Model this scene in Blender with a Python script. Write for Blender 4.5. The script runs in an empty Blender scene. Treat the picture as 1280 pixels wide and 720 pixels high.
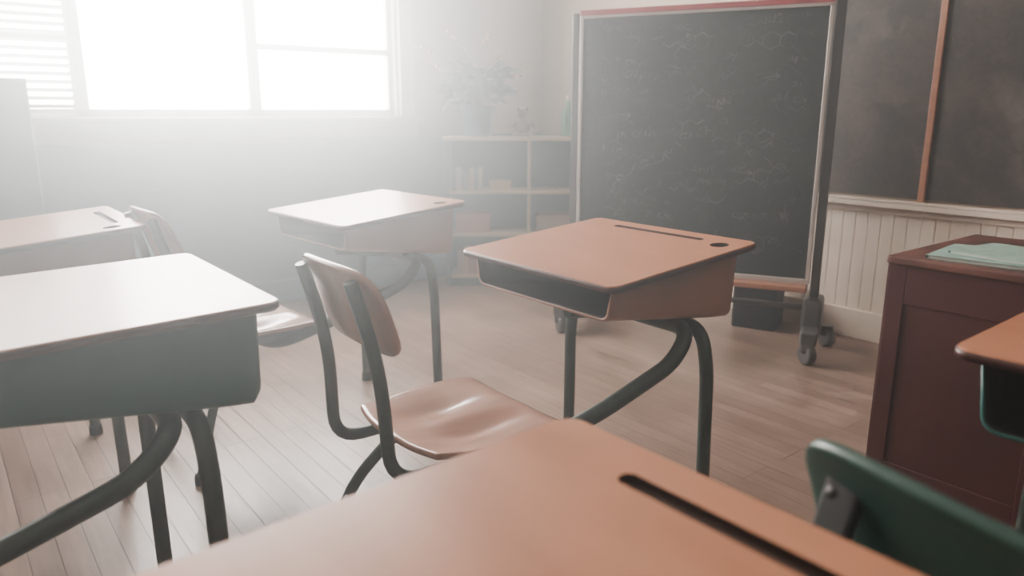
import bpy, bmesh, math, random
from mathutils import Vector, Matrix, noise
random.seed(7)
scene = bpy.context.scene
COL = scene.collection
R = math.radians

# ------------------------------------------------------------ materials
def new_mat(name):
    m = bpy.data.materials.new(name); m.use_nodes = True
    nt = m.node_tree
    return m, nt, nt.nodes['Principled BSDF']

def mat(name, c1, c2=None, rough=0.5, metal=0.0, scale=8.0, stretch=(1,1,1), bump=0.0, detail=4, coat=0.0, lo=0.35, hi=0.65, rvar=0.0, spec=0.5):
    m, nt, b = new_mat(name)
    N = nt.nodes; L = nt.links
    b.inputs['Roughness'].default_value = rough
    b.inputs['Metallic'].default_value = metal
    b.inputs['Coat Weight'].default_value = coat
    b.inputs['Coat Roughness'].default_value = 0.15
    b.inputs['Specular IOR Level'].default_value = spec
    if c2 is None: c2 = tuple(x*0.85 for x in c1)
    tc = N.new('ShaderNodeTexCoord'); mp = N.new('ShaderNodeMapping')
    mp.inputs['Scale'].default_value = stretch
    L.new(tc.outputs['Object'], mp.inputs['Vector'])
    no = N.new('ShaderNodeTexNoise'); no.inputs['Scale'].default_value = scale; no.inputs['Detail'].default_value = detail
    L.new(mp.outputs[0], no.inputs['Vector'])
    r = N.new('ShaderNodeValToRGB')
    r.color_ramp.elements[0].position = lo; r.color_ramp.elements[1].position = hi
    r.color_ramp.elements[0].color = (*c2, 1); r.color_ramp.elements[1].color = (*c1, 1)
    L.new(no.outputs['Fac'], r.inputs['Fac']); L.new(r.outputs['Color'], b.inputs['Base Color'])
    if bump:
        bp = N.new('ShaderNodeBump'); bp.inputs['Strength'].default_value = bump; bp.inputs['Distance'].default_value = 0.01
        L.new(no.outputs['Fac'], bp.inputs['Height']); L.new(bp.outputs[0], b.inputs['Normal'])
    if rvar:
        mr = N.new('ShaderNodeMapRange'); mr.inputs['To Min'].default_value = rough-rvar; mr.inputs['To Max'].default_value = rough+rvar
        L.new(no.outputs['Fac'], mr.inputs['Value']); L.new(mr.outputs[0], b.inputs['Roughness'])
    return m

M_LID = mat('lid_wood', (0.60,0.255,0.140), (0.49,0.19,0.098), rough=0.30, scale=3.2, stretch=(1.0,3.5,1), detail=7, rvar=0.05, spec=0.7)
M_EDGE = mat('lid_edge', (0.10,0.04,0.038), rough=0.4)
M_DARK = mat('groove_dark', (0.06,0.03,0.022), rough=0.6)
M_BOXO = mat('box_tan', (0.52,0.29,0.21), (0.48,0.26,0.19), rough=0.42)
M_BOXG = mat('box_green', (0.045,0.17,0.16), (0.04,0.15,0.142), rough=0.38)
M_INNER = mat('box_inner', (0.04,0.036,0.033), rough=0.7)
M_TUBE = mat('tube_green_grey', (0.085,0.12,0.11), (0.065,0.095,0.088), rough=0.35, metal=0.2, scale=20)
M_CAP = mat('rubber', (0.02,0.02,0.02), rough=0.6)
M_SEAT = mat('seat_plywood', (0.50,0.27,0.20), (0.38,0.20,0.14), rough=0.2, scale=4, stretch=(5,1,1), detail=6, spec=0.8)
M_SEATG = mat('seat_green', (0.03,0.09,0.07), (0.025,0.075,0.06), rough=0.35)
M_STEEL = mat('steel', (0.3,0.3,0.3), rough=0.4, metal=0.8)
M_WHITE = mat('white_paint', (0.80,0.69,0.59), (0.72,0.61,0.51), rough=0.45)
M_FRAME = mat('window_frame_paint', (0.80,0.80,0.79), (0.72,0.73,0.73), rough=0.5)
M_WALL = mat('wall_cream', (0.68,0.57,0.46), (0.62,0.51,0.40), rough=0.7, scale=2)
M_TEAL = mat('wall_teal', (0.08,0.22,0.27), (0.068,0.19,0.235), rough=0.55, scale=2)
M_CEIL = mat('ceiling_white', (0.6,0.56,0.5), rough=0.8)
M_ORANGE = mat('orange_wood', (0.46,0.21,0.13), (0.36,0.16,0.09), rough=0.4, scale=6, stretch=(1,1,6))
M_RED = mat('red_strip', (0.40,0.05,0.06), rough=0.45)
M_MAROON = mat('maroon_paint', (0.085,0.024,0.023), (0.062,0.016,0.016), rough=0.42, scale=5)
M_MAROONTOP = mat('maroon_top', (0.18,0.075,0.055), (0.08,0.03,0.028), rough=0.4, scale=9)
M_GREY = mat('grey_post', (0.11,0.105,0.105), rough=0.4, metal=0.3)
M_ALU = mat('aluminium', (0.62,0.56,0.52), rough=0.4, metal=0.3)
M_SHELF = mat('shelf_wood', (0.48,0.38,0.26), (0.40,0.31,0.20), rough=0.5, scale=5, stretch=(1,1,4))
M_SHELFIN = mat('shelf_teal', (0.05,0.14,0.165), rough=0.6)
M_CAB = mat('cabinet_grey', (0.13,0.23,0.26), rough=0.5)
def pane_mat():
    m,nt,b=new_mat('glowing_daylight_pane')  # emissive pane: the glow stands in for overexposed daylight outside
    b.inputs['Base Color'].default_value=(0.8,0.82,0.84,1); b.inputs['Roughness'].default_value=0.4
    b.inputs['Emission Color'].default_value=(1.0,0.965,0.92,1); b.inputs['Emission Strength'].default_value=50
    return m
M_PANE=pane_mat()

def chalk_mat(name, base, smudge):
    m, nt, b = new_mat(name); N=nt.nodes; L=nt.links
    tc=N.new('ShaderNodeTexCoord')
    n1=N.new('ShaderNodeTexNoise'); n1.inputs['Scale'].default_value=3.2; n1.inputs['Detail'].default_value=8; n1.inputs['Distortion'].default_value=1.5
    n2=N.new('ShaderNodeTexNoise'); n2.inputs['Scale'].default_value=14; n2.inputs['Detail'].default_value=6; n2.inputs['Distortion'].default_value=3
    mx=N.new('ShaderNodeMath'); mx.operation='MULTIPLY'
    L.new(tc.outputs['Object'],n1.inputs['Vector']); L.new(tc.outputs['Object'],n2.inputs['Vector'])
    L.new(n1.outputs['Fac'],mx.inputs[0]); L.new(n2.outputs['Fac'],mx.inputs[1])
    r=N.new('ShaderNodeValToRGB'); r.color_ramp.elements[0].position=0.17; r.color_ramp.elements[1].position=0.45
    r.color_ramp.elements[0].color=(*base,1); r.color_ramp.elements[1].color=(*smudge,1)
    L.new(mx.outputs[0],r.inputs['Fac']); L.new(r.outputs['Color'],b.inputs['Base Color'])
    b.inputs['Roughness'].default_value=0.65
    return m
M_BOARD = chalk_mat('chalkboard_slate', (0.013,0.017,0.016), (0.055,0.064,0.062))
M_BOARD2 = chalk_mat('wall_chalkboard_slate', (0.018,0.016,0.015), (0.12,0.09,0.08))
def chalkline_mat(name,hi,sc):
    m, nt, b = new_mat(name); N=nt.nodes; L=nt.links
    tc=N.new('ShaderNodeTexCoord'); n=N.new('ShaderNodeTexNoise'); n.inputs['Scale'].default_value=sc; n.inputs['Detail'].default_value=7
    r=N.new('ShaderNodeValToRGB'); r.color_ramp.elements[0].position=0.36; r.color_ramp.elements[1].position=0.68
    r.color_ramp.elements[0].color=(0.028,0.032,0.031,1); r.color_ramp.elements[1].color=(hi,hi*1.02,hi,1)
    L.new(tc.outputs['Object'],n.inputs['Vector']); L.new(n.outputs['Fac'],r.inputs['Fac']); L.new(r.outputs['Color'],b.inputs['Base Color'])
    b.inputs['Roughness'].default_value=0.9
    return m
M_CHALK = chalkline_mat('chalk_marks',0.34,9)
M_CHALK2 = chalkline_mat('chalk_marks_faint',0.25,12)

def floor_mat():
    m, nt, b = new_mat('floor_planks'); N=nt.nodes; L=nt.links
    tc=N.new('ShaderNodeTexCoord')
    br=N.new('ShaderNodeTexBrick'); br.offset=0.37; br.offset_frequency=3
    br.inputs['Scale'].default_value=1.0; br.inputs['Brick Width'].default_value=1.1; br.inputs['Row Height'].default_value=0.06
    br.inputs['Mortar Size'].default_value=0.0014; br.inputs['Mortar Smooth'].default_value=0.4
    br.inputs['Color1'].default_value=(0.42,0.295,0.235,1); br.inputs['Color2'].default_value=(0.31,0.212,0.168,1); br.inputs['Mortar'].default_value=(0.08,0.052,0.042,1)
    L.new(tc.outputs['Object'],br.inputs['Vector'])
    mp=N.new('ShaderNodeMapping'); mp.inputs['Scale'].default_value=(1.5,22,1)
    L.new(tc.outputs['Object'],mp.inputs['Vector'])
    n=N.new('ShaderNodeTexNoise'); n.inputs['Scale'].default_value=3; n.inputs['Detail'].default_value=7
    L.new(mp.outputs[0],n.inputs['Vector'])
    mix=N.new('ShaderNodeMix'); mix.data_type='RGBA'; mix.blend_type='MULTIPLY'; mix.inputs[0].default_value=0.8
    r=N.new('ShaderNodeValToRGB'); r.color_ramp.elements[0].position=0.3; r.color_ramp.elements[1].position=0.7
    r.color_ramp.elements[0].color=(0.5,0.46,0.43,1); r.color_ramp.elements[1].color=(1,1,1,1)
    L.new(n.outputs['Fac'],r.inputs['Fac']); L.new(br.outputs['Color'],mix.inputs[6]); L.new(r.outputs['Color'],mix.inputs[7])
    n3=N.new('ShaderNodeTexNoise'); n3.inputs['Scale'].default_value=2.2; n3.inputs['Detail'].default_value=9; n3.inputs['Roughness'].default_value=0.65
    L.new(tc.outputs['Object'],n3.inputs['Vector'])
    r3=N.new('ShaderNodeValToRGB'); r3.color_ramp.elements[0].position=0.38; r3.color_ramp.elements[1].position=0.60
    r3.color_ramp.elements[0].color=(0.66,0.64,0.62,1); r3.color_ramp.elements[1].color=(1,1,1,1)
    mix2=N.new('ShaderNodeMix'); mix2.data_type='RGBA'; mix2.blend_type='MULTIPLY'; mix2.inputs[0].default_value=1
    L.new(n3.outputs['Fac'],r3.inputs['Fac']); L.new(mix.outputs[2],mix2.inputs[6]); L.new(r3.outputs['Color'],mix2.inputs[7])
    L.new(mix2.outputs[2],b.inputs['Base Color'])
    mr=N.new('ShaderNodeMapRange'); mr.inputs['To Min'].default_value=0.20; mr.inputs['To Max'].default_value=0.46
    L.new(n.outputs['Fac'],mr.inputs['Value']); L.new(mr.outputs[0],b.inputs['Roughness'])
    bp=N.new('ShaderNodeBump'); bp.inputs['Strength'].default_value=0.6; bp.inputs['Distance'].default_value=0.002; bp.invert=True
    L.new(br.outputs['Fac'],bp.inputs['Height']); L.new(bp.outputs[0],b.inputs['Normal'])
    return m
M_FLOOR = floor_mat()

# ------------------------------------------------------------ helpers
def empty(name, loc=(0,0,0), rz=0):
    e=bpy.data.objects.new(name,None); COL.objects.link(e); e.location=loc; e.rotation_euler=(0,0,rz); e.empty_display_size=0.1
    return e
def obj_from(name, me, mats, parent=None, smooth=False, bevel=0):
    o=bpy.data.objects.new(name,me); COL.objects.link(o)
    if mats is not None:
        if not isinstance(mats,(list,tuple)): mats=[mats]
        if len(me.materials)==0:
            for m in mats: me.materials.append(m)
    if parent: o.parent=parent
    if smooth:
        for p in me.polygons: p.use_smooth=True
    if bevel:
        b=o.modifiers.new('bev','BEVEL'); b.width=bevel; b.segments=3; b.limit_method='ANGLE'; b.angle_limit=R(40)
    return o
def box(name, lo, hi, m, parent=None, bevel=0.0):
    x0,y0,z0=lo; x1,y1,z1=hi
    me=bpy.data.meshes.new(name)
    v=[(x0,y0,z0),(x1,y0,z0),(x1,y1,z0),(x0,y1,z0),(x0,y0,z1),(x1,y0,z1),(x1,y1,z1),(x0,y1,z1)]
    f=[(0,3,2,1),(4,5,6,7),(0,1,5,4),(1,2,6,5),(2,3,7,6),(3,0,4,7)]
    me.from_pydata(v,[],f); me.update()
    return obj_from(name,me,m,parent,bevel=bevel)
def mesh(name, v, f, m, parent=None, smooth=False):
    me=bpy.data.meshes.new(name); me.from_pydata(v,[],f); me.update()
    return obj_from(name,me,m,parent,smooth)
def smooth_path(pts, rad=0.04, n=6):
    P=[Vector(p) for p in pts]; out=[P[0]]
    for i in range(1,len(P)-1):
        a,b,c=P[i-1],P[i],P[i+1]
        r=min(rad,(a-b).length*0.48,(c-b).length*0.48)
        s=b+(a-b).normalized()*r; e=b+(c-b).normalized()*r
        for k in range(n+1):
            t=k/n; out.append(s*(1-t)**2+b*2*t*(1-t)+e*t*t)
    out.append(P[-1]); return out
def tube(name, pts, r, m, parent=None, rad=0.05, cap=True):
    cu=bpy.data.curves.new(name,'CURVE'); cu.dimensions='3D'; cu.bevel_depth=r; cu.bevel_resolution=5; cu.use_fill_caps=cap
    pp=smooth_path(pts,rad) if len(pts)>2 else [Vector(p) for p in pts]
    sp=cu.splines.new('POLY'); sp.points.add(len(pp)-1)
    for i,p in enumerate(pp): sp.points[i].co=(*p,1)
    cu.materials.append(m)
    tmp=bpy.data.objects.new('tmp',cu); COL.objects.link(tmp)
    dg=bpy.context.evaluated_depsgraph_get(); me=bpy.data.meshes.new_from_object(tmp.evaluated_get(dg)); bpy.data.objects.remove(tmp); bpy.data.curves.remove(cu)
    me.name=name
    if len(me.materials)==0: me.materials.append(m)
    return obj_from(name,me,None,parent,smooth=True)
def lathe(name, prof, m, parent=None, loc=(0,0,0), seg=28):
    v=[];f=[]
    for (r,z) in prof:
        for i in range(seg):
            a=2*math.pi*i/seg; v.append((r*math.cos(a)+loc[0],r*math.sin(a)+loc[1],z+loc[2]))
    for j in range(len(prof)-1):
        for i in range(seg):
            f.append((j*seg+i,j*seg+(i+1)%seg,(j+1)*seg+(i+1)%seg,(j+1)*seg+i))
    f.append(tuple(range(seg))[::-1]); f.append(tuple((len(prof)-1)*seg+i for i in range(seg)))
    return mesh(name,v,f,m,parent,True)

def rrect(w,h,r,n=8):
    pts=[]
    for cx,cy,a0 in ((w/2-r,h/2-r,0),(-w/2+r,h/2-r,90),(-w/2+r,-h/2+r,180),(w/2-r,-h/2+r,270)):
        for k in range(n+1):
            a=R(a0+90*k/n); pts.append((cx+r*math.cos(a),cy+r*math.sin(a)))
    return pts
def plate_bm(outline, z0, z1):
    bm=bmesh.new(); n=len(outline)
    a=[bm.verts.new((x,y,z0)) for x,y in outline]; b=[bm.verts.new((x,y,z1)) for x,y in outline]
    bm.faces.new(a[::-1]); bm.faces.new(b)
    for i in range(n): bm.faces.new((a[i],a[(i+1)%n],b[(i+1)%n],b[i]))
    bmesh.ops.recalc_face_normals(bm,faces=bm.faces)
    return bm

# ------------------------------------------------------------ student desk
W,D=0.51,0.46; TH=0.015; ZF=0.718
def make_lid_mesh(groove=True,hole=True):
    out=[(x,y+D/2) for x,y in rrect(W,D,0.024)]
    bm=plate_bm(out,-TH,0)
    ed=[e for e in bm.edges if abs(e.verts[0].co.z-e.verts[1].co.z)<1e-6]
    bmesh.ops.bevel(bm,geom=ed,offset=0.003,segments=2,affect='EDGES')
    me=bpy.data.meshes.new('lid'); bm.to_mesh(me); bm.free()
    o=bpy.data.objects.new('lidtmp',me); COL.objects.link(o)
    cut=[]
    gx0,gx1,gy,gw=-W/2+0.125,-W/2+0.385,D-0.052,0.019
    outl=[(x+(gx0+gx1)/2,y+gy) for x,y in rrect(gx1-gx0+gw,gw,gw/2-0.0005)]
    bm=plate_bm(outl,-0.007,0.02); m1=bpy.data.meshes.new('c1'); bm.to_mesh(m1); bm.free()
    hx,hy,hr=-W/2+0.455,D-0.072,0.021
    outl=[(hx+hr*math.cos(R(a)),hy+hr*math.sin(R(a))) for a in range(0,360,12)]
    bm=plate_bm(outl,-0.012,0.02); m2=bpy.data.meshes.new('c2'); bm.to_mesh(m2); bm.free()
    use=([m1] if groove else [])+([m2] if hole else [])
    for m_ in use:
        c=bpy.data.objects.new('cut',m_); COL.objects.link(c); cut.append(c)
        md=o.modifiers.new('b','BOOLEAN'); md.operation='DIFFERENCE'; md.object=c; md.solver='EXACT'
    dg=bpy.context.evaluated_depsgraph_get(); res=bpy.data.meshes.new_from_object(o.evaluated_get(dg))
    for c in cut: bpy.data.objects.remove(c)
    bpy.data.objects.remove(o)
    res.name='lid'; res.materials.clear()
    for m_ in (M_LID,M_EDGE,M_DARK): res.materials.append(m_)
    for p in res.polygons:
        c=p.center
        ing=(gx0-gw<c.x<gx1+gw and abs(c.y-gy)<gw/2+0.002) or ((c.x-hx)**2+(c.y-hy)**2<(hr+0.002)**2)
        if ing and c.z<-0.0005 and c.z>-0.0145: p.material_index=2
        elif c.z<-0.002: p.material_index=1
        else: p.material_index=0
        if not ing and c.z<-0.0002: p.use_smooth=True
    return res
LIDS={'full':make_lid_mesh(),'hole':make_lid_mesh(False,True),'plain':make_lid_mesh(False,False)}
def box_shell(m_out,rise):
    v=[];f=[];ns=14
    y0,y1=0.028,D-0.028
    for k in range(ns):
        t=k/(ns-1); y=y0+(y1-y0)*t
        top=ZF-rise+rise*(y/D)-TH-0.001
        bot=0.598-0.060*t
        hw=0.226; r=0.024
        ins=0
        if k==ns-1: ins=0.014
        elif k==ns-2: ins=0.0; y=y1-0.014
        prof=[(-hw+ins,top)]
        for j in range(7):
            a=R(180+90*j/6); prof.append((-hw+0.008+ins+r+r*math.cos(a),bot+ins+r+r*math.sin(a)))
        for j in range(7):
            a=R(270+90*j/6); prof.append((hw-0.008-ins-r+r*math.cos(a),bot+ins+r+r*math.sin(a)))
        prof.append((hw-ins,top))
        for x,z in prof: v.append((x,y,z))
    n=16
    for k in range(ns-1):
        for j in range(n-1):
            a=k*n+j; f.append((a,a+1,a+n+1,a+n))
    f.append(tuple((ns-1)*n+j for j in range(n)))
    f.append((0,n,n+n-1,n-1))
    me=bpy.data.meshes.new('book_box'); me.from_pydata(v,[],f); me.update()
    bm=bmesh.new(); bm.from_mesh(me); bmesh.ops.recalc_face_normals(bm,faces=bm.faces)
    bm.to_mesh(me); bm.free()
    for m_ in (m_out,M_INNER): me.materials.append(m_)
    for p in me.polygons: p.use_smooth=len(p.vertices)==4
    return me
BOXES={}
TUBES={}
def inst(name, me, parent):
    o=bpy.data.objects.new(name,me); COL.objects.link(o); o.parent=parent; return o
def desk(x,y,rz=0,m=M_BOXO,rise=0.038,lidk='full'):
    e=empty('student_desk',(x,y,0),rz)
    lid=inst('lid',LIDS[lidk],e); lid.location=(0,0,ZF-rise); lid.rotation_euler=(math.atan2(rise,D),0,0)
    key=(m.name,rise)
    if key not in BOXES: BOXES[key]=box_shell(m,rise)
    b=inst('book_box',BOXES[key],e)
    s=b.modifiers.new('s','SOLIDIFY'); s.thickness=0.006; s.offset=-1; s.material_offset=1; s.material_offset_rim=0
    rt=0.0155
    parts={
     'leg_1':([(0.02,0.335,0.532),(0.205,0.335,0.532),(0.225,0.337,0.44),(0.232,0.342,0.012)],0.075),
     'leg_2':([(-0.02,0.335,0.532),(-0.205,0.335,0.532),(-0.225,0.337,0.44),(-0.232,0.342,0.012)],0.075),
     'under_bar':([(-0.0,0.335,0.53),(0.0,0.12,0.562)],0.02),
     'seat_link':([(0.03,0.295,0.536),(0.20,0.30,0.533),(0.212,0.235,0.472),(0.195,0.02,0.40),(0.13,-0.16,0.332),(0.0,-0.18,0.330)],0.07),
    }
    for k,(pts,rad) in parts.items():
        if k not in TUBES:
            o=tube(k,pts,rt if k!='seat_link' else 0.0175,M_TUBE,e,rad); TUBES[k]=o.data
        else: inst(k,TUBES[k],e)
    for i,sx in enumerate((-1,1)):
        if 'foot' not in TUBES:
            o=lathe('foot_cap',[(0.019,0),(0.019,0.022),(0.0165,0.034)],M_CAP,e); TUBES['foot']=o.data
        else: o=inst('foot_cap',TUBES['foot'],e)
        o.location=(sx*0.232,0.342,0)
    if 'plate' not in TUBES:
        o=box('mount_plate',(-0.15,0.27,0.546),(0.15,0.37,0.553),M_TUBE,e,0.002); TUBES['plate']=o.data
    else: inst('mount_plate',TUBES['plate'],e)
    return e

# ------------------------------------------------------------ chair
def seat_mesh():
    n=30; v=[];f=[]; hw,hd=0.178,0.176
    for j in range(n+1):
        for i in range(n+1):
            a=2*i/n-1; b=2*j/n-1
            x=a*math.sqrt(1-b*b*0.22); y=b*math.sqrt(1-a*a*0.22)
            z=0.0
            dx,dy=x,y
            z-=0.020*math.exp(-(((abs(dx)-0.40)/0.26)**2+((dy+0.1)/0.55)**2))
            z+=0.010*max(0,-dy-0.55)/0.45+0.006*abs(dx)**3
            z-=0.030*max(0,dy-0.62)**2/0.14
            v.append((x*hw*(1+0.06*dy),y*hd,z))
    for j in range(n):
        for i in range(n):
            a=j*(n+1)+i; f.append((a,a+1,a+n+2,a+n+1))
    me=bpy.data.meshes.new('seat'); me.from_pydata(v,[],f); me.update()
    for p in me.polygons: p.use_smooth=True
    return me
def back_mesh(hw=0.140,hh=0.080):
    n,mv=24,14; v=[];f=[]
    for j in range(mv+1):
        for i in range(n+1):
            a=2*i/n-1; b=2*j/mv-1
            x=a*math.sqrt(1-abs(b)**5*0.20); z=b*math.sqrt(1-abs(a)**8*0.25)
            yy=0.014*x*x
            yy-=0.012*max(0,z)**2 
            v.append((x*hw,yy-0.026*z,z*hh+0.004*(1-x*x)))
    for j in range(mv):
        for i in range(n):
            a=j*(n+1)+i; f.append((a,a+n+1,a+n+2,a+1))
    me=bpy.data.meshes.new('backrest'); me.from_pydata(v,[],f); me.update()
    for p in me.polygons: p.use_smooth=True
    return me
SEAT={};BACK={}
for k,m_ in (('wood',M_SEAT),('green',M_SEATG)):
    s=seat_mesh(); s.materials.append(m_); SEAT[k]=s
    s=back_mesh() if k=='wood' else back_mesh(0.165,0.082); s.materials.append(m_); BACK[k]=s
CT={}
def chair(x,y,rz=0,kind='wood'):
    e=empty('school_chair',(x,y,0),rz)
    s=inst('seat',SEAT[kind],e); s.location=(0,0.004,0.385)
    md=s.modifiers.new('s','SOLIDIFY'); md.thickness=0.013; md.offset=0
    md=s.modifiers.new('b','BEVEL'); md.width=0.004; md.segments=2; md.angle_limit=R(50)
    b=inst('backrest',BACK[kind],e); b.location=(0,-0.242,0.664)
    md=b.modifiers.new('s','SOLIDIFY'); md.thickness=0.012; md.offset=0
    md=b.modifiers.new('b','BEVEL'); md.width=0.004; md.segments=2; md.angle_limit=R(50)
    g=kind=='green'
    for sx,nm in ((-1,'1'),(1,'2')):
        top=(sx*0.100,-0.278,0.728) if not g else (sx*0.118,-0.263,0.665)
        P={('g_' if g else '')+'back_tube_'+nm:([top,(sx*(0.104 if not g else 0.118),-0.234,0.57),(sx*0.116,-0.226,0.355),(sx*0.118,-0.10,0.352),(sx*0.105,0.10,0.362)],0.085),
           'rear_leg_'+nm:([(sx*0.03,-0.04,0.352),(sx*0.10,-0.09,0.345),(sx*0.155,-0.185,0.22),(sx*0.170,-0.245,0.01)],0.07)}
        for k,(pts,rad) in P.items():
            kk=k.replace('g_','')
            if k not in CT: CT[k]=tube(kk,pts,0.0125,M_TUBE,e,rad).data
            else: inst(kk,CT[k],e)
        if 'cap' not in CT: o=lathe('foot_cap',[(0.016,0),(0.016,0.02),(0.0135,0.03)],M_CAP,e); CT['cap']=o.data
        else: o=inst('foot_cap',CT['cap'],e)
        o.location=(sx*0.170,-0.245,0)
        if g:
            bm=plate_bm(rrect(0.034,0.080,0.0165),0.0,0.012); me_=bpy.data.meshes.new('back_bracket'); bm.to_mesh(me_); bm.free()
            o=obj_from('back_bracket',me_,M_GREY,e,bevel=0.004); o.location=(sx*0.118,-0.252,0.690); o.rotation_euler=(R(74),0,0)
            o=lathe('rivet',[(0.005,0),(0.0045,0.002),(0.002,0.003)],M_GREY,e,seg=14); o.location=(sx*0.118,-0.269,0.706); o.rotation_euler=(R(74),0,0)
    if 'pan' not in CT: CT['pan']=box('seat_bracket',(-0.12,-0.09,0.358),(0.12,0.10,0.366),M_TUBE,e,0.002).data
    else: inst('seat_bracket',CT['pan'],e)
    return e

desk(-1.198,0.976,0,M_BOXO)
desk(-2.208,0.895,R(4),M_BOXO,lidk='hole')
desk(-1.340,-0.056,0,M_BOXG,rise=0.010,lidk='plain')
desk(-0.230,-0.002,R(0.8),M_BOXG,rise=0.010)
desk(-2.318,-0.031,R(0),M_BOXO)
desk(-0.116,0.998,0,M_BOXG,rise=0.010)
chair(-1.198,0.80,0)
chair(-2.19,0.71,R(4))
chair(-1.349,-0.245)
chair(-2.318,-0.216)
chair(-0.229,-0.20)
chair(-0.091,0.766,R(-13),'green')

# ------------------------------------------------------------ room shell
XW=-3.83; YB=3.23; XR=3.0; YR=-3.4; H=2.7
box('floor',(XW-0.2,YR-0.1,-0.1),(XR+0.1,YB+0.1,0),M_FLOOR)
box('ceiling',(XW-0.2,YR-0.1,H),(XR+0.1,YB+0.1,H+0.1),M_CEIL)
box('wall_front',(XW-0.12,YB,0),(XR+0.1,YB+0.1,H),M_WALL)
box('wall_right',(XR,YR,0),(XR+0.1,YB,H),M_WALL)
box('wall_rear',(XW-0.12,YR-0.1,0),(XR+0.1,YR,H),M_WALL)
WB0,WB1=-0.97,2.18; WZ0,WZ1=0.975,2.25
ww=empty('wall_window_side')
box('wall_lower',(XW-0.12,YR,0),(XW,YB,0.86),M_TEAL,ww)
box('wall_under_sill',(XW-0.12,YR,0.86),(XW,YB,WZ0),M_WALL,ww)
box('wall_upper',(XW-0.12,YR,WZ1),(XW,YB,H),M_WALL,ww)
box('wall_pier_1',(XW-0.12,WB1,WZ0),(XW,YB,WZ1),M_WALL,ww)
box('wall_pier_2',(XW-0.12,YR,WZ0),(XW,WB0,WZ1),M_WALL,ww)
t=empty('trim_1')
box('sill_board',(XW-0.02,WB0-0.1,0.945),(XW+0.07,WB1+0.12,0.972),M_WHITE,t,0.004)
box('apron',(XW,WB0-0.08,0.855),(XW+0.028,WB1+0.10,0.945),M_WHITE,t,0.003)
box('casing_r',(XW,WB1,0.972),(XW+0.022,WB1+0.09,WZ1+0.09),M_WHITE,t,0.003)
box('casing_l',(XW,WB0-0.09,0.972),(XW+0.022,WB0,WZ1+0.09),M_WHITE,t,0.003)
box('casing_t',(XW,WB0-0.09,WZ1),(XW+0.024,WB1+0.09,WZ1+0.09),M_WHITE,t,0.003)
units=[(-0.97,-0.19),(-0.19,0.59),(0.59,1.37),(1.37,2.16)]
for i,(a,b) in enumerate(units):
    w=empty('window_%d'%(i+1))
    x0,x1=XW-0.09,XW-0.03
    fw=0.030
    box('jamb_1',(x0,a,WZ0),(x1,a+fw,WZ1),M_FRAME,w,0.003)
    box('jamb_2',(x0,b-fw,WZ0),(x1,b,WZ1),M_FRAME,w,0.003)
    box('bottom_rail',(x0,a,WZ0),(x1,b,WZ0+0.035),M_FRAME,w,0.003)
    box('top_rail',(x0,a,WZ1-0.04),(x1,b,WZ1),M_FRAME,w,0.003)
    zz=1.30 if i!=2 else 1.80
    box('meeting_rail',(x0+0.01,a,zz),(x1+0.005,b,zz+0.032),M_FRAME,w,0.003)
    box('glowing_glass',(XW-0.075,a+0.01,WZ0+0.01),(XW-0.070,b-0.01,WZ1-0.01),M_PANE,w)  # pane glows itself in place of the bright sky behind it
box('wall_post',(XW-0.12,2.16,WZ0),(XW,2.182,WZ1),M_WHITE,ww)
for (a,b) in units[:2]:
    v=[];f=[]
    z=1.02
    while z<2.2:
        k=len(v); y0,y1=a+0.03,b-0.03
        v+=[(XW-0.004,y0,z-0.008),(XW-0.004,y1,z-0.008),(XW+0.018,y1,z+0.008),(XW+0.018,y0,z+0.008)]
        f.append((k,k+1,k+2,k+3)); z+=0.034
    e=empty('venetian_blind')
    o=mesh('slats',v,f,M_FRAME,e); s=o.modifiers.new('s','SOLIDIFY'); s.thickness=0.0015
    box('head_rail',(XW-0.002,a+0.02,2.2),(XW+0.03,b-0.02,2.24),M_FRAME,e)
    box('bottom_bar',(XW+0.0,a+0.03,0.995),(XW+0.016,b-0.03,1.01),M_FRAME,e)
wn=empty('trim_2')
v=[];f=[]
x=XW
prof=[]
while x<XR-0.05:
    prof+=[(x,0.0),(x+0.003,0.002),(x+0.051,0.002),(x+0.054,0.0)]; x+=0.056
for (px,py) in prof:
    v.append((px,YB-0.004-py,0.0)); v.append((px,YB-0.004-py,0.60))
for i in range(len(prof)-1): f.append((2*i,2*i+2,2*i+3,2*i+1))
mesh('beadboard',v,f,M_WHITE,wn)
box('chalk_rail',(XW,YB-0.075,0.603),(XR,YB,0.628),M_WHITE,wn,0.005)
box('rail_apron',(XW,YB-0.03,0.575),(XR,YB,0.603),M_WHITE,wn,0.003)
box('rail_lip',(XW,YB-0.078,0.628),(XR,YB-0.068,0.640),M_WHITE,wn,0.002)
box('baseboard_front',(XW,YB-0.028,0),(XR,YB,0.13),M_WHITE,None,0.004)
box('baseboard_window',(XW,YR,0),(XW+0.02,YB-0.03,0.12),M_TEAL,None,0.004)
wc=empty('wall_chalkboard')
box('slate',(-1.93,YB-0.022,0.645),(1.8,YB-0.001,1.95),M_BOARD2,wc)
for xx in (-1.93,-1.373,-0.34,0.70,1.78):
    box('divider',(xx-0.013,YB-0.034,0.63),(xx+0.013,YB-0.002,1.97),M_ORANGE,wc,0.003)
box('top_frame',(-1.95,YB-0.034,1.95),(1.80,YB-0.002,1.985),M_ORANGE,wc,0.003)

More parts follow.
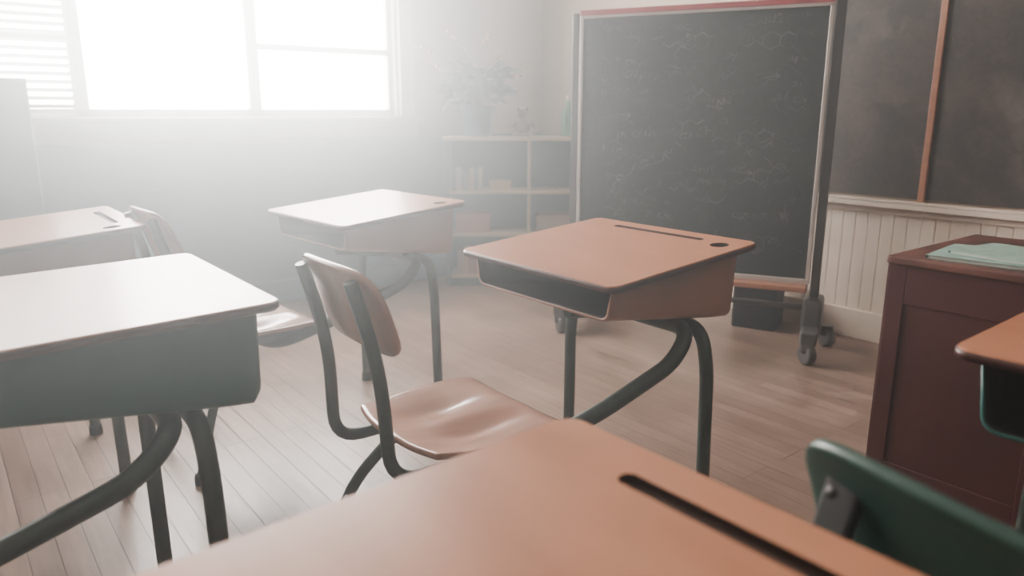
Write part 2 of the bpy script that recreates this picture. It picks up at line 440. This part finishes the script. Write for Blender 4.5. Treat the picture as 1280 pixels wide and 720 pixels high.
# ------------------------------------------------------------ mobile chalkboard
mb=empty('rolling_chalkboard',(-2.061,2.583,0),R(27))
hw=0.505; zb,zt=0.315,1.400
box('slate',(-hw+0.01,-0.008,zb),(hw-0.01,0.012,zt),M_BOARD,mb)
box('frame_l',(-hw-0.006,-0.017,zb-0.01),(-hw+0.010,0.02,zt),M_ALU,mb,0.003)
box('frame_r',(hw-0.010,-0.017,zb-0.01),(hw+0.006,0.02,zt),M_ALU,mb,0.003)
box('frame_b',(-hw,-0.017,zb-0.012),(hw,0.02,zb+0.01),M_ALU,mb,0.003)
box('frame_t',(-hw-0.006,-0.017,zt-0.010),(hw+0.006,0.02,zt+0.002),M_ALU,mb,0.002)
box('top_strip',(-hw-0.006,-0.021,zt+0.002),(hw+0.006,0.022,zt+0.024),M_RED,mb,0.003)
box('chalk_tray',(-0.10,-0.075,zb-0.035),(hw,0.01,zb-0.012),M_ORANGE,mb,0.004)
for sx in (-1,1):
    X=sx*(hw+0.028)
    box('post',(X-0.018,-0.005,0.15),(X+0.018,0.035,zt+(0.015 if sx<0 else 0.1)),M_GREY,mb,0.005)
    box('post_socket',(X-0.040,-0.06,0.10),(X+0.040,0.085,0.25),M_GREY,mb,0.016)
    box('foot_bar',(X-0.033,-0.16,0.08),(X+0.033,0.19,0.14),M_GREY,mb,0.012)
    for yy,dx in ((-0.135,0.0),(0.165,0.06*sx)):
        box('caster_fork',(X+dx-0.024,yy-0.026,0.05),(X+dx+0.024,yy+0.026,0.095),M_GREY,mb,0.006)
        o=lathe('caster_wheel',[(0.032,-0.018),(0.042,-0.014),(0.042,0.014),(0.032,0.018)],M_GREY,mb)
        o.rotation_euler=(0,R(90),R(40)); o.location=(X+dx,yy,0.042)
tube('brace',[(-hw-0.028,0.015,0.20),(hw+0.028,0.015,0.20)],0.012,M_GREY,mb)
cv=[];cf=[]
def wob(x,z,s=0):
    n=noise.noise_vector(Vector((x*9,z*9,s))); return (x+n.x*0.012,z+n.y*0.012)
def ribbon(pts,w=0.0014,y=-0.0085):
    q=[]
    for i in range(len(pts)-1):
        for k in range(4):
            t=k/4; q.append(wob(pts[i][0]*(1-t)+pts[i+1][0]*t, pts[i][1]*(1-t)+pts[i+1][1]*t))
    q.append(wob(*pts[-1])); pts=q
    for i in range(len(pts)-1):
        (x0,z0),(x1,z1)=pts[i],pts[i+1]
        dx,dz=x1-x0,z1-z0; l=math.hypot(dx,dz) or 1
        nx,nz=-dz/l*w,dx/l*w; k=len(cv)
        cv.extend([(x0+nx,y,z0+nz),(x0-nx,y,z0-nz),(x1-nx,y,z1-nz),(x1+nx,y,z1+nz)]); cf.append((k,k+1,k+2,k+3))
def hexa(cx,cz,r,rot=0,dbl=True):
    p=[(cx+r*math.cos(R(60*i+rot)),cz+r*math.sin(R(60*i+rot))) for i in range(7)]
    ribbon(p)
    if dbl:
        for i in (0,2,4):
            q=[(cx+(a-cx)*0.78,cz+(b-cz)*0.78) for a,b in (p[i],p[i+1])]; ribbon(q)
def chain(x,z,n,s=0.035,ang=0):
    p=[(x+i*s*math.cos(R(ang)),z+i*s*math.sin(R(ang))+(0.018 if i%2 else 0)) for i in range(n)]; ribbon(p); return p[-1]
def arrow(x0,z0,x1,z1,w=0.0014,h=0.02):
    ribbon([(x0,z0),(x1,z1)],w); a=math.atan2(z1-z0,x1-x0)
    for s in (2.6,-2.6): ribbon([(x1,z1),(x1+h*math.cos(a+s),z1+h*math.sin(a+s))],w)
for gx in range(3):
    for gz in range(4):
        if random.random()<0.8:
            x=-0.30+gx*0.29+random.uniform(-0.07,0.07); z=0.46+gz*0.25+random.uniform(-0.08,0.08); r=random.uniform(0.024,0.040)
            hexa(x,z,r,30,random.random()<0.6)
            if random.random()<0.4: hexa(x+r*1.73,z,r,30,False)
            chain(x-r*0.87,z-r*0.5,random.randint(2,5),0.028,random.choice((200,180,240)))
            chain(x+r*0.87,z+r*0.5,random.randint(2,4),0.028,random.choice((20,0,60)))
for k in range(14):
    x=random.uniform(-0.42,0.34); z=random.uniform(0.38,1.34); arrow(x,z,x+0.07,z+random.uniform(-0.01,0.01))
for k in range(60):
    x=random.uniform(-0.44,0.42); z=random.uniform(0.36,1.36); p=[(x,z)]
    for q in range(random.randint(3,7)): x+=random.uniform(0.004,0.02); z+=random.uniform(-0.02,0.02); p.append((min(x,0.47),z))
    ribbon(p,0.0012)
arrow(0.39,0.64,0.39,0.74,0.0035,0.035); arrow(0.39,0.64,0.39,0.56,0.0035,0.035)
mesh('chalk_drawing',cv,cf,M_CHALK,mb)
toks=['NaCl','pH','OH','CH3','H2O','NH2','O','Br','CO2','2e','HO','Ca','+','=','n','d/v','kT','Mg','C6','H','Zn','S','-','RT','Cl','eq','3x','OH','CH2','m1','dH']
tv=[];tf=[]
def write(x,z,s,sz):
    cu=bpy.data.curves.new('t','FONT'); cu.body=s; cu.size=sz; cu.shear=random.uniform(0.05,0.45); cu.offset=-0.0002
    tmp=bpy.data.objects.new('t',cu); COL.objects.link(tmp)
    dg=bpy.context.evaluated_depsgraph_get(); me=bpy.data.meshes.new_from_object(tmp.evaluated_get(dg)); bpy.data.objects.remove(tmp)
    a=R(random.uniform(-9,12)); k=len(tv)
    for v_ in me.vertices:
        px,pz=v_.co.x,v_.co.y
        px,pz=px*math.cos(a)-pz*math.sin(a),px*math.sin(a)+pz*math.cos(a)
        n1=noise.noise_vector(Vector(((x+px)*38,(z+pz)*38,sz*50)))
        tv.append((x+px+n1.x*0.013,-0.0087,z+pz+n1.y*0.013))
    for p in me.polygons: tf.append(tuple(k+i for i in p.vertices))
    bpy.data.meshes.remove(me)
zr=1.34
while zr>0.38:
    x=-0.46+random.uniform(0,0.06)
    while x<0.40:
        if random.random()<0.58:
            s=random.choice(toks); sz=random.uniform(0.028,0.046)
            write(x,zr+random.uniform(-0.015,0.015),s,sz); x+=len(s)*sz*0.62+0.018
        else: x+=random.uniform(0.05,0.12)
    zr-=random.uniform(0.055,0.08)
mesh('chalk_writing',tv,tf,M_CHALK2,mb)

cb=empty('storage_crate',(-1.99,3.05,0),R(20))
box('crate_body',(-0.10,-0.09,0.0),(0.10,0.09,0.23),M_CAP,cb,0.01)
box('crate_rim',(-0.108,-0.098,0.205),(0.108,0.098,0.225),M_CAP,cb,0.004)

# ------------------------------------------------------------ shelf in the corner
sh=empty('bookshelf',(-3.583,2.319,0),R(52))
SW,SD,SH=0.92,0.22,0.86
box('side_l',(0,0,0),(0.022,SD,SH-0.02),M_SHELFIN,sh,0.002)
box('divider',(0.47,0.004,0.05),(0.485,SD,SH-0.02),M_SHELF,sh,0.002)
box('side_r',(SW-0.022,0,0),(SW,SD,SH-0.02),M_SHELF,sh,0.002)
box('back_panel',(0.02,SD-0.012,0.05),(SW-0.02,SD,SH-0.02),M_SHELFIN,sh)
box('top_board',(-0.012,-0.012,SH-0.022),(SW+0.01,SD,SH),M_SHELF,sh,0.003)
for z in (0.05,0.295,0.54):
    box('shelf_board',(0.02,0.002,z),(SW-0.02,SD-0.01,z+0.018),M_SHELF,sh,0.002)
box('plinth',(0.02,0.02,0),(SW-0.02,0.04,0.05),M_SHELFIN,sh)
BC=[mat('book_%d'%i,c,rough=0.6) for i,c in enumerate([(0.36,0.26,0.2),(0.34,0.13,0.09),(0.34,0.31,0.27),(0.12,0.17,0.2),(0.42,0.28,0.14),(0.20,0.22,0.17)])]
def book_row(x0,x1,z,hmin,hmax):
    v=[];f=[];mi=[]
    x=x0
    while x<x1:
        w=random.uniform(0.014,0.035); h=random.uniform(hmin,hmax); y0=random.uniform(0.02,0.04); k=len(v); y1=y0+0.13
        v+=[(x,y0,z),(x+w,y0,z),(x+w,y1,z),(x,y1,z),(x,y0,z+h),(x+w,y0,z+h),(x+w,y1,z+h),(x,y1,z+h)]
        for q in [(0,3,2,1),(4,5,6,7),(0,1,5,4),(1,2,6,5),(2,3,7,6),(3,0,4,7)]: f.append(tuple(k+a for a in q))
        mi+= [random.randrange(6)]*6
        x+=w+0.001
    o=mesh('book_row',v,f,BC)
    for p,m_ in zip(o.data.polygons,mi): p.material_index=m_
    o.matrix_world=Matrix.Translation((-3.583,2.319,0))@Matrix.Rotation(R(52),4,'Z')
    return o
def shpos(x,y,z=0.86):
    return Matrix.Translation((-3.583,2.319,0))@Matrix.Rotation(R(52),4,'Z')@Vector((x,y,z))
book_row(0.06,0.20,0.5585,0.08,0.14)
def sbox(x,y,z,w,d,h,m):
    e=empty('storage_box',shpos(x,y,z),R(52))
    box('box_body',(-w/2,-d/2,0),(w/2,d/2,h*0.8),m,e,0.003); box('box_lid',(-w/2-0.003,-d/2-0.003,h*0.72),(w/2+0.003,d/2+0.003,h),m,e,0.003)
sbox(0.31,0.09,0.5582,0.12,0.12,0.05,BC[4])
sbox(0.15,0.10,0.3132,0.20,0.13,0.11,BC[1])
sbox(0.62,0.10,0.3132,0.20,0.13,0.10,BC[0])
book_row(0.06,0.22,0.0685,0.12,0.16)
M_POT=mat('pot_blue',(0.04,0.08,0.13),rough=0.35); M_LEAF=mat('leaf',(0.03,0.09,0.055),(0.018,0.06,0.04),rough=0.6); M_SOIL=mat('soil',(0.03,0.02,0.015),rough=0.9)
M_STEM=mat('dry_stem',(0.14,0.11,0.05),rough=0.6); M_FLOWER=mat('flower',(0.50,0.22,0.10),rough=0.6)
pp=empty('potted_plant',shpos(0.185,0.11),R(52))
lathe('pot',[(0.068,0),(0.075,0.02),(0.088,0.13),(0.100,0.145),(0.100,0.17),(0.09,0.17),(0.086,0.15)],M_POT,pp)
lathe('soil',[(0.085,0.145),(0.085,0.15)],M_SOIL,pp)
v=[];f=[]
for k in range(230):
    a=random.uniform(0,2*math.pi); L=random.uniform(0.07,0.16); up=random.uniform(0.1,1.2); w=random.uniform(0.012,0.024)
    rr=random.uniform(0.0,0.15); zz=random.uniform(0.17,0.37)
    base=Vector((rr*math.cos(a),rr*math.sin(a)*0.6-0.02,zz))
    n=6; d=Vector((math.cos(a),math.sin(a)*0.6,0)).normalized(); s=Vector((-d.y,d.x,0)); p=base.copy(); ang=up; st=len(v)
    s=(s+Vector((0,0,random.uniform(-0.8,0.8)))).normalized()
    if d.y>0.3: L*=0.4
    for i in range(n+1):
        t=i/n; ww_=w*math.sin(math.pi*min(1,0.12+t*0.88))+0.001
        v.append(tuple(p+s*ww_)); v.append(tuple(p-s*ww_))
        p=p+(d*math.cos(ang)+Vector((0,0,1))*math.sin(ang))*L/n; ang-=random.uniform(0.1,0.35)
    for i in range(n): f.append((st+2*i,st+2*i+1,st+2*i+3,st+2*i+2))
mesh('leaves',v,f,M_LEAF,pp,True)
for k in range(16):
    a=random.uniform(0,2*math.pi); tube('branch',[(0,0,0.14),(0.05*math.cos(a),0.03*math.sin(a),0.2),(0.13*math.cos(a),0.07*math.sin(a)-0.02,0.29)],0.0022,M_LEAF,pp,0.05)
for k,(tx,tz) in enumerate([(-0.34,0.50),(-0.26,0.40),(-0.16,0.56),(0.06,0.54),(0.16,0.46),(0.27,0.36)]):
    ty=random.uniform(-0.12,-0.0)
    tube('stem',[(0,0,0.15),(tx*0.25,ty*0.5,0.15+(tz-0.15)*0.75),(tx,ty,tz)],0.0022,M_STEM,pp,0.15)
    for q in range(3):
        o=lathe('flower',[(0.002,-0.006),(0.009,0.0),(0.012,0.006),(0.004,0.012)],M_FLOWER,pp,seg=9)
        o.location=(tx*(1-q*0.12)+random.uniform(-0.01,0.01),ty,tz-q*0.02+random.uniform(-.01,.01))
fg=empty('figurine',shpos(0.44,0.10),R(52))
M_FIG=mat('figurine_glaze',(0.20,0.11,0.09),(0.10,0.055,0.04),rough=0.5,scale=30)
lathe('base',[(0.055,0),(0.058,0.012),(0.05,0.02)],M_FIG,fg)
lathe('body',[(0.02,0.018),(0.042,0.035),(0.044,0.055),(0.030,0.085),(0.016,0.100)],M_FIG,fg)
lathe('head',[(0.012,0.095),(0.028,0.112),(0.029,0.130),(0.018,0.150),(0.003,0.156)],M_FIG,fg)
for sx in (-1,1):
    o=lathe('ear',[(0.009,0),(0.010,0.012),(0.002,0.03)],M_FIG,fg,seg=12); o.location=(sx*0.017,0,0.140); o.rotation_euler=(0,sx*0.4,0)
    o=lathe('arm',[(0.010,0),(0.012,0.02),(0.006,0.045)],M_FIG,fg,seg=12); o.location=(sx*0.036,-0.01,0.080); o.rotation_euler=(0,sx*2.4,0)
M_BOTTLE=mat('bottle_green',(0.08,0.24,0.14),rough=0.15)
bo=empty('glass_bottle',shpos(0.70,0.10))
lathe('body',[(0.036,0),(0.040,0.006),(0.040,0.12),(0.034,0.145),(0.015,0.17),(0.013,0.20)],M_BOTTLE,bo)
lathe('cap',[(0.016,0.195),(0.016,0.222),(0.013,0.226)],M_WHITE,bo)

# ------------------------------------------------------------ teacher desk
td=empty('teacher_desk',(-0.885,1.936,0))
TL,TD,TZ=1.25,0.52,0.64
box('top',(-0.006,-0.014,TZ-0.022),(TL+0.018,TD+0.012,TZ),M_MAROONTOP,td,0.006)
TB=TZ-0.022
box('carcass_l',(0,0,0.0),(0.40,TD,TB),M_MAROON,td,0.004)
box('carcass_r',(0.85,0,0.0),(TL,TD,TB),M_MAROON,td,0.004)
box('modesty_panel',(0.40,0.0,0.03),(0.85,0.03,TB),M_MAROON,td,0.003)
for x0,x1 in ((0.0,0.40),(0.85,TL)):
    box('stile',(x0,-0.005,0.0),(x0+0.045,0.0,TB),M_MAROON,td,0.002)
    box('stile',(x1-0.045,-0.005,0.0),(x1,0.0,TB),M_MAROON,td,0.002)
    box('rail',(x0+0.045,-0.005,TB-0.10),(x1-0.045,0.0,TB),M_MAROON,td,0.002)
    box('rail',(x0+0.045,-0.005,0.0),(x1-0.045,0.0,0.08),M_MAROON,td,0.002)
for y0,y1,z0,z1 in ((0,0.06,0,TB),(TD-0.06,TD,0,TB),(0.06,TD-0.06,TB-0.07,TB),(0.06,TD-0.06,0,0.09)):
    box('side_frame',(-0.006,y0,z0),(0.0,y1,z1),M_MAROON,td,0.002)
M_PAPER=mat('paper_green',(0.42,0.58,0.50),(0.28,0.45,0.40),rough=0.6,scale=40); M_PAPER2=mat('paper_white',(0.62,0.64,0.60),rough=0.7)
def booklet(x,y,z,w,l,h,rz,m):
    e=empty('workbook',(x,y,z),rz)
    box('pages',(-w/2+0.003,-l/2+0.003,0.001),(w/2-0.002,l/2-0.003,h-0.001),M_PAPER2,e)
    box('cover_front',(-w/2,-l/2,h-0.001),(w/2,l/2,h+0.0005),m,e); box('cover_back',(-w/2,-l/2,0),(w/2,l/2,0.001),m,e)
    box('spine',(-w/2-0.001,-l/2,0),(-w/2+0.001,l/2,h),m,e)
booklet(-0.67,2.08,0.6405,0.30,0.23,0.009,R(6),M_PAPER)
booklet(-0.63,2.09,0.6515,0.27,0.21,0.008,R(-8),M_PAPER)
booklet(-0.46,2.30,0.6405,0.24,0.20,0.020,R(20),BC[0])

# ------------------------------------------------------------ cabinet at left by window
fc=empty('storage_cabinet',(-3.38,0.345,0))
box('body',(-0.40,-0.75,0.03),(0,0,1.12),M_CAB,fc,0.006)
box('door_1',(0.0,-0.745,0.05),(0.014,-0.38,1.10),M_CAB,fc,0.003)
box('door_2',(0.0,-0.37,0.05),(0.014,-0.005,1.10),M_CAB,fc,0.003)
box('base',(-0.39,-0.73,0),(-0.02,-0.02,0.03),M_CAP,fc)
for yy in (-0.40,-0.35): tube('handle',[(0.014,yy,0.60),(0.035,yy,0.60),(0.035,yy,0.70),(0.014,yy,0.70)],0.004,M_STEEL,fc,0.01)

# ------------------------------------------------------------ lights
def area(name,loc,rot,sx,sy,p,col):
    l=bpy.data.lights.new(name,'AREA'); l.shape='RECTANGLE'; l.size=sx; l.size_y=sy; l.energy=p; l.color=col
    o=bpy.data.objects.new(name,l); COL.objects.link(o); o.location=loc; o.rotation_euler=rot; return o
for i,(a,b) in enumerate(units):
    area('sky_glow',(XW-0.02,(a+b)/2,(WZ0+WZ1)/2),(0,R(-90),0),WZ1-WZ0-0.08,b-a-0.06,(8,30,65,40)[i],(1.0,0.96,0.91))
area('room_fill_light',(-0.3,-1.2,H-0.05),(0,0,0),0.5,1.6,4.5,(1.0,0.82,0.68))  # unseen soft fill added under the ceiling, no lamp fixture here
area('room_fill_light',(0.8,1.4,H-0.05),(0,0,0),0.5,1.6,3.0,(1.0,0.80,0.64))  # second added fill, likewise without a fixture
w=bpy.data.worlds.new('World'); scene.world=w; w.use_nodes=True
w.node_tree.nodes['Background'].inputs[0].default_value=(0.9,0.95,1,1); w.node_tree.nodes['Background'].inputs[1].default_value=1.0
vs=w.node_tree.nodes.new('ShaderNodeVolumeScatter')
vs.inputs['Density'].default_value=0.14; vs.inputs['Anisotropy'].default_value=0.84; vs.inputs['Color'].default_value=(0.90,0.97,1,1)
w.node_tree.links.new(vs.outputs[0],w.node_tree.nodes['World Output'].inputs['Volume'])
scene.view_settings.exposure=-0.15

# ------------------------------------------------------------ camera
cam=bpy.data.cameras.new('camera'); co=bpy.data.objects.new('camera',cam); COL.objects.link(co)
cam.sensor_width=36; cam.lens=930/1280*36; cam.clip_start=0.02
cam.dof.use_dof=True; cam.dof.focus_distance=1.7; cam.dof.aperture_fstop=3.5
co.location=(0,0,1.0); co.rotation_euler=(R(90-13.37),0,R(52))
scene.camera=co
